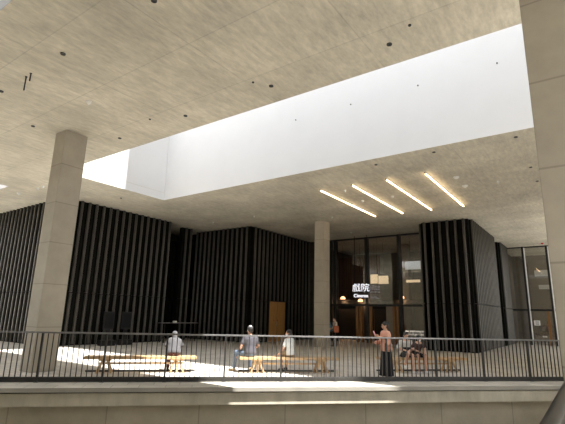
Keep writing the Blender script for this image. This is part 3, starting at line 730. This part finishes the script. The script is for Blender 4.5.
    for sd in (-1, 1):
        hip, kn, an, toe = Lg[sd]; e = MB(); dr = (toe-an); dr.z = 0; dr.normalize(); heel = an-dr*0.035*s; heel.z = toe.z
        capsule(e, heel, toe, 0.041*s, 0.035*s); capsule(e, an.lerp(heel, .5), heel+dr*0.04*s, 0.044*s, 0.04*s)
        remesh(e, 'shoe', CL[wear['shoe']], 0.012, body)
    if 'mask' in wear:
        e = MB(); e.ell(hv(0, 0.048, -0.058), (0.056*s, 0.052*s, 0.046*s), 0, HR); remesh(e, 'face_mask', CL[wear['mask']], 0.011, body)
    if 'cap' in wear:
        e = MB(); e.ell(hv(0, -0.014, 0.062), (0.089*s, 0.106*s, 0.082*s), 0, HR)
        e.ell(hv(0, 0.10, 0.045), (0.062*s, 0.06*s, 0.012*s), 0, HR); c = remesh(e, 'cap', CL[wear['cap']], 0.010, body)
        e = MB(); e.ell(hv(0, -0.045, 0.118), (0.05*s, 0.045*s, 0.030*s), 0, HR); e.build('cap_panel', CL['offwhite'], c)
    return body, hv

def seated_legs(s, hz, a, yaws=(0, 0), foot=(0, 0), spread=0.11, fwd=0.42):
    out = {}
    for sd, yw, ft in zip((-1, 1), yaws, foot):
        d = Vector((sin(yw), cos(yw), 0)); k = Vector((sd*0.095*s, 0, 0))+d*fwd*s; k.z = hz+0.0
        an = k+d*ft*s; an.z = 0.085*s; an.x += sd*0.01
        toe = an+Vector((d.x, d.y, 0))*0.165*s; toe.z = 0.037*s; out[sd] = (k, an, toe)
    return out

def on_bench(i, t, depth=0.0):
    c, u, aw = BX[i]; q = c+u*t+aw*depth; return (q.x, q.y)
SEAT = 0.445
def hipz(s): return SEAT+0.098*s

u0, a0 = BX[0][1], BX[0][2]; u1, a1 = BX[1][1], BX[1][2]; u2, a2 = BX[2][1], BX[2][2]
# hunched person in grey, back to the viewer
s = 1.52/1.7; hz = hipz(s)
person('person in light grey hooded top hunched with back turned on the leftmost bench', on_bench(0, 0.86, 0.02), a0, 1.52, hz, radians(34),
       seated_legs(s, hz, 0, (-0.08, 0.08), (0.0, 0.02)), {-1: ((-0.22, 0.15, hz+0.20), (-0.10, 0.37, hz+0.13), (0, 0, -1), 0.4), 1: ((0.22, 0.15, hz+0.20), (0.10, 0.37, hz+0.13), (0, 0, -1), 0.4)},
       dict(hair='short', hood='grey', top=dict(c='grey', sleeve=1.9, infl=0.045, name='hooded_top', sr=0.078, wide=1.2), bottom=dict(c='maroon', len=1.95), shoe='shoe_dark'), head=(0.0, radians(28), 0))
# man in cap
s = 1.72/1.7; hz = hipz(s); F = (a1*cos(radians(14))-u1*sin(radians(14)))
person('man in dark grey shirt, jeans and cap sitting with his back turned', on_bench(1, -1.20, -0.03), F, 1.72, hz, radians(9),
       seated_legs(s, hz, 0, (-0.62, 0.12), (0.04, 0.02)), {-1: ((-0.27, 0.05, hz+0.21), (-0.22, 0.27, hz+0.09), (0, 0, -1), 0.4), 1: ((0.26, 0.05, hz+0.21), (0.17, 0.28, hz+0.09), (0, 0, -1), 0.4)},
       dict(hair='short', cap='darkgrey', top=dict(c='slate', sleeve=0.62, infl=0.022, name='shirt', sr=0.07), bottom=dict(c='jeans', len=1.9), shoe='sand'), head=(0.0, radians(8), 0))
# woman in white
s = 1.58/1.7; hz = hipz(s); F = (a1*cos(radians(48))-u1*sin(radians(48)))
person('woman in white top looking left, seated at the middle of the central bench', on_bench(1, 0.02, 0.02), F, 1.58, hz, radians(6),
       seated_legs(s, hz, 0, (0.45, 0.62), (-0.02, 0.05)), {-1: ((-0.24, 0.10, hz+0.16), (-0.27, 0.24, hz-0.02), (0, 0, -1), 0.2, (0, 1, -0.3)), 1: ((0.23, 0.08, hz+0.18), (0.13, 0.29, hz+0.10), (0, 0, -1), 0.4)},
       dict(hair='bob', mask='mask', top=dict(c='white', sleeve=0.6, infl=0.026, name='blouse', sr=0.066), bottom=dict(c='sand', len=0.95, name='shorts'), shoe='shoe_dark'), head=(radians(30), radians(6), 0))
# standing woman in salmon jacket
s = 1.60/1.7; hz = 0.90*s; F = -RD.normalized()
stand = {-1: ((-0.09, 0.02, 0.48*s), (-0.09, 0.06, 0.085*s), (-0.09, 0.20, 0.037*s)), 1: ((0.09, 0.0, 0.48*s), (0.10, -0.06, 0.085*s), (0.11, 0.09, 0.037*s))}
wp, hv4 = person('woman in salmon jacket and long black skirt standing at the railing holding a phone', (-4.94, 12.02), F, 1.60, hz, radians(2), stand,
       {-1: ((-0.24, 0.06, 1.06*s), (-0.13, 0.27, 1.22*s), (0, 1, 0.3), 0.9), 1: ((0.24, 0.06, 1.05*s), (0.13, 0.26, 1.05*s), (0, 0, -1), 0.5)},
       dict(hair='bun', top=dict(c='salmon', sleeve=1.85, infl=0.034, name='jacket', sr=0.075, d0=-0.09, flare=0.05), bottom=dict(skirt='black', hem=0.12), shoe='shoe_dark'), head=(radians(-4), radians(8), 0))
ph = MB(); ph.bevel_box(-0.038, 0.038, -0.005, 0.005, -0.08, 0.08, 0.004)
po = ph.build('phone', CL['pink']); Fv = Vector((F.x, F.y)); R_ = Vector((F.y, -F.x)); q = Vector((-4.94, 12.02))+Fv*0.375+R_*(-0.085)
po.location = (q.x, q.y, 1.22*s+0.085); po.rotation_euler = (radians(-20), 0, atan2(-F.x, F.y)); tag(po, 'small pink phone held up by the woman in the salmon jacket', 'phone')
# two seated facing the viewer
s = 1.62/1.7; hz = hipz(s)
lg = seated_legs(s, hz, 0, (0.05, 0.10), (0.02, 0.0)); 
lg[1] = (Vector((0.06, 0.40*s, hz+0.05)), Vector((0.16, 0.36*s, 0.26)), Vector((0.19, 0.49*s, 0.19)))
person('person in off-white shirt and dark shorts seated on the rightmost bench', on_bench(2, -0.62, 0.0), -a2, 1.62, hz, radians(16), lg,
       {-1: ((-0.27, 0.09, hz+0.20), (-0.07, 0.27, hz+0.15), (0, 0, -1), 0.7), 1: ((0.27, 0.09, hz+0.20), (0.07, 0.26, hz+0.13), (0, 0, -1), 0.7)},
       dict(hair='short', mask='sand', top=dict(c='offwhite', sleeve=0.95, infl=0.024, name='shirt', sr=0.07), bottom=dict(c='darkgrey', len=0.75, name='shorts'), shoe='shoe_white'), head=(radians(-8), radians(18), 0))
bg = MB(); bg.bevel_box(-0.12, 0.12, -0.045, 0.045, -0.08, 0.08, 0.02); bo = bg.build('belt_bag', CL['black']); q = Vector(on_bench(2, -0.62, 0.0))-a2*0.20
bo.location = (q.x, q.y, hz+0.15); bo.rotation_euler = (0, 0, atan2(a2.x, -a2.y)); tag(bo, 'small black bag on the lap of the person in the off-white shirt', 'bag')
s = 1.50/1.7; hz = hipz(s)
person('masked person in dark brown top seated on rightmost bench', on_bench(2, -0.20, 0.0), -a2, 1.50, hz, radians(24),
       seated_legs(s, hz, 0, (-0.10, 0.10), (-0.02, 0.06)), {-1: ((-0.26, 0.12, hz+0.19), (-0.10, 0.36, hz+0.12), (0, 0, -1), 0.4), 1: ((0.26, 0.12, hz+0.19), (0.10, 0.35, hz+0.12), (0, 0, -1), 0.4)},
       dict(hair='bob', mask='mask', top=dict(c='brown', sleeve=0.55, infl=0.022, name='top', sr=0.066), bottom=dict(c='black', len=0.7, name='shorts'), shoe='shoe_white'), head=(radians(6), radians(20), 0))
# man beyond the middle column
s = 1.66/1.7; hz = 0.90*s; F = Vector((-0.75, -0.66))
PX = (-12.22, 22.38)
stand = {-1: ((-0.09, 0.02, 0.48*s), (-0.09, -0.02, 0.085*s), (-0.10, 0.13, 0.037*s)), 1: ((0.09, 0.03, 0.48*s), (0.10, 0.04, 0.085*s), (0.11, 0.19, 0.037*s))}
person('person in dark trousers and pale sleeves standing beside the middle concrete column', PX, F, 1.66, hz, radians(2), stand,
       {-1: ((-0.25, 0.04, 1.08*s), (-0.19, 0.24, 1.02*s), (0.5, 0, 0), 0.7), 1: ((0.25, 0.02, 1.08*s), (0.18, 0.24, 1.04*s), (-0.5, 0, 0), 0.7)},
       dict(hair='short', mask='mask', top=dict(c='offwhite', sleeve=1.7, infl=0.03, name='shirt', sr=0.072), bottom=dict(c='black', len=1.95), shoe='shoe_dark'), head=(0, radians(6), 0))
Fv = F.normalized(); R_ = Vector((Fv.y, -Fv.x))
for nm, mt, off, zz, lab in (('shoulder_bag', 'orange', 0.30, 0.98, 'orange-brown bag carried at the side of the person by the middle column'), ('tote_bag', 'teal', 0.02, 1.02, 'blue-grey bag held before the person by the middle column')):
    q = Vector(PX)+(R_*(-0.34)+Fv*0.02 if nm == 'shoulder_bag' else Fv*0.26)
    m = MB(); m.bevel_box(-0.14, 0.14, -0.06, 0.06, -0.20, 0.16, 0.03); o = m.build(nm, CL[mt]); o.location = (q.x, q.y, zz)
    o.rotation_euler = (0, 0, atan2(-Fv.x, Fv.y)+(radians(90) if nm == 'shoulder_bag' else 0)); tag(o, lab, 'bag')
    m = MB(); pts = [(cos(t)*0.09, 0, 0.15+sin(t)*0.16) for t in [pi*k/10 for k in range(11)]]; m.tube(pts, 0.010, 6); m.build('strap', CL[mt], o)

# ------------------------------------------------------------------ light
sun = D.lights.new('sun', 'SUN'); sun.energy = 15.0; sun.angle = radians(0.55); sun.color = (1.0, 0.96, 0.90)
so = D.objects.new('sun', sun); COL.objects.link(so)
el = radians(65.5); so.rotation_euler = Vector((-cos(el), 0.0, -sin(el))).to_track_quat('-Z', 'Y').to_euler(); so.location = (20, 10, 60)
w = D.worlds.new('World'); scene.world = w; w.use_nodes = True; nt = w.node_tree; N = nt.nodes; L = nt.links
bgn = N['Background']; tc = N.new('ShaderNodeTexCoord'); sp = N.new('ShaderNodeSeparateXYZ'); L.new(tc.outputs['Generated'], sp.inputs[0])
r = N.new('ShaderNodeValToRGB'); r.color_ramp.elements[0].position = 0.0; r.color_ramp.elements[0].color = (1.0, 0.95, 0.86, 1)
r.color_ramp.elements[1].position = 0.75; r.color_ramp.elements[1].color = (0.84, 0.90, 1.0, 1)
L.new(sp.outputs['Z'], r.inputs['Fac']); L.new(r.outputs['Color'], bgn.inputs['Color']); bgn.inputs['Strength'].default_value = 2.2
scene.view_settings.view_transform = 'Standard'; scene.view_settings.look = 'None'; scene.view_settings.gamma = 1.0
scene.view_settings.use_curve_mapping = False; scene.view_settings.exposure = 0.3
scene.cycles.max_bounces = 10; scene.cycles.diffuse_bounces = 6; scene.cycles.glossy_bounces = 4; scene.cycles.transparent_max_bounces = 12
scene.cycles.use_denoising = True; scene.cycles.sample_clamp_indirect = 6.0

# ------------------------------------------------------------------ camera
ya, th, ro, f = radians(35.724), radians(13.315), radians(1.427), 431.8
fw = Vector((-sin(ya)*cos(th), cos(ya)*cos(th), sin(th))); R0 = Vector((cos(ya), sin(ya), 0)); U0 = R0.cross(fw)
Rr = R0*cos(ro)+U0*sin(ro); Uu = U0*cos(ro)-R0*sin(ro)
cam = D.cameras.new('Camera'); co = D.objects.new('Camera', cam); COL.objects.link(co)
cam.sensor_fit = 'HORIZONTAL'; cam.sensor_width = 36; cam.lens = f/565*36; cam.clip_start = 0.05; cam.clip_end = 300
co.matrix_world = Matrix(((Rr.x, Uu.x, -fw.x, 0), (Rr.y, Uu.y, -fw.y, 0), (Rr.z, Uu.z, -fw.z, 1.7), (0, 0, 0, 1)))
scene.camera = co
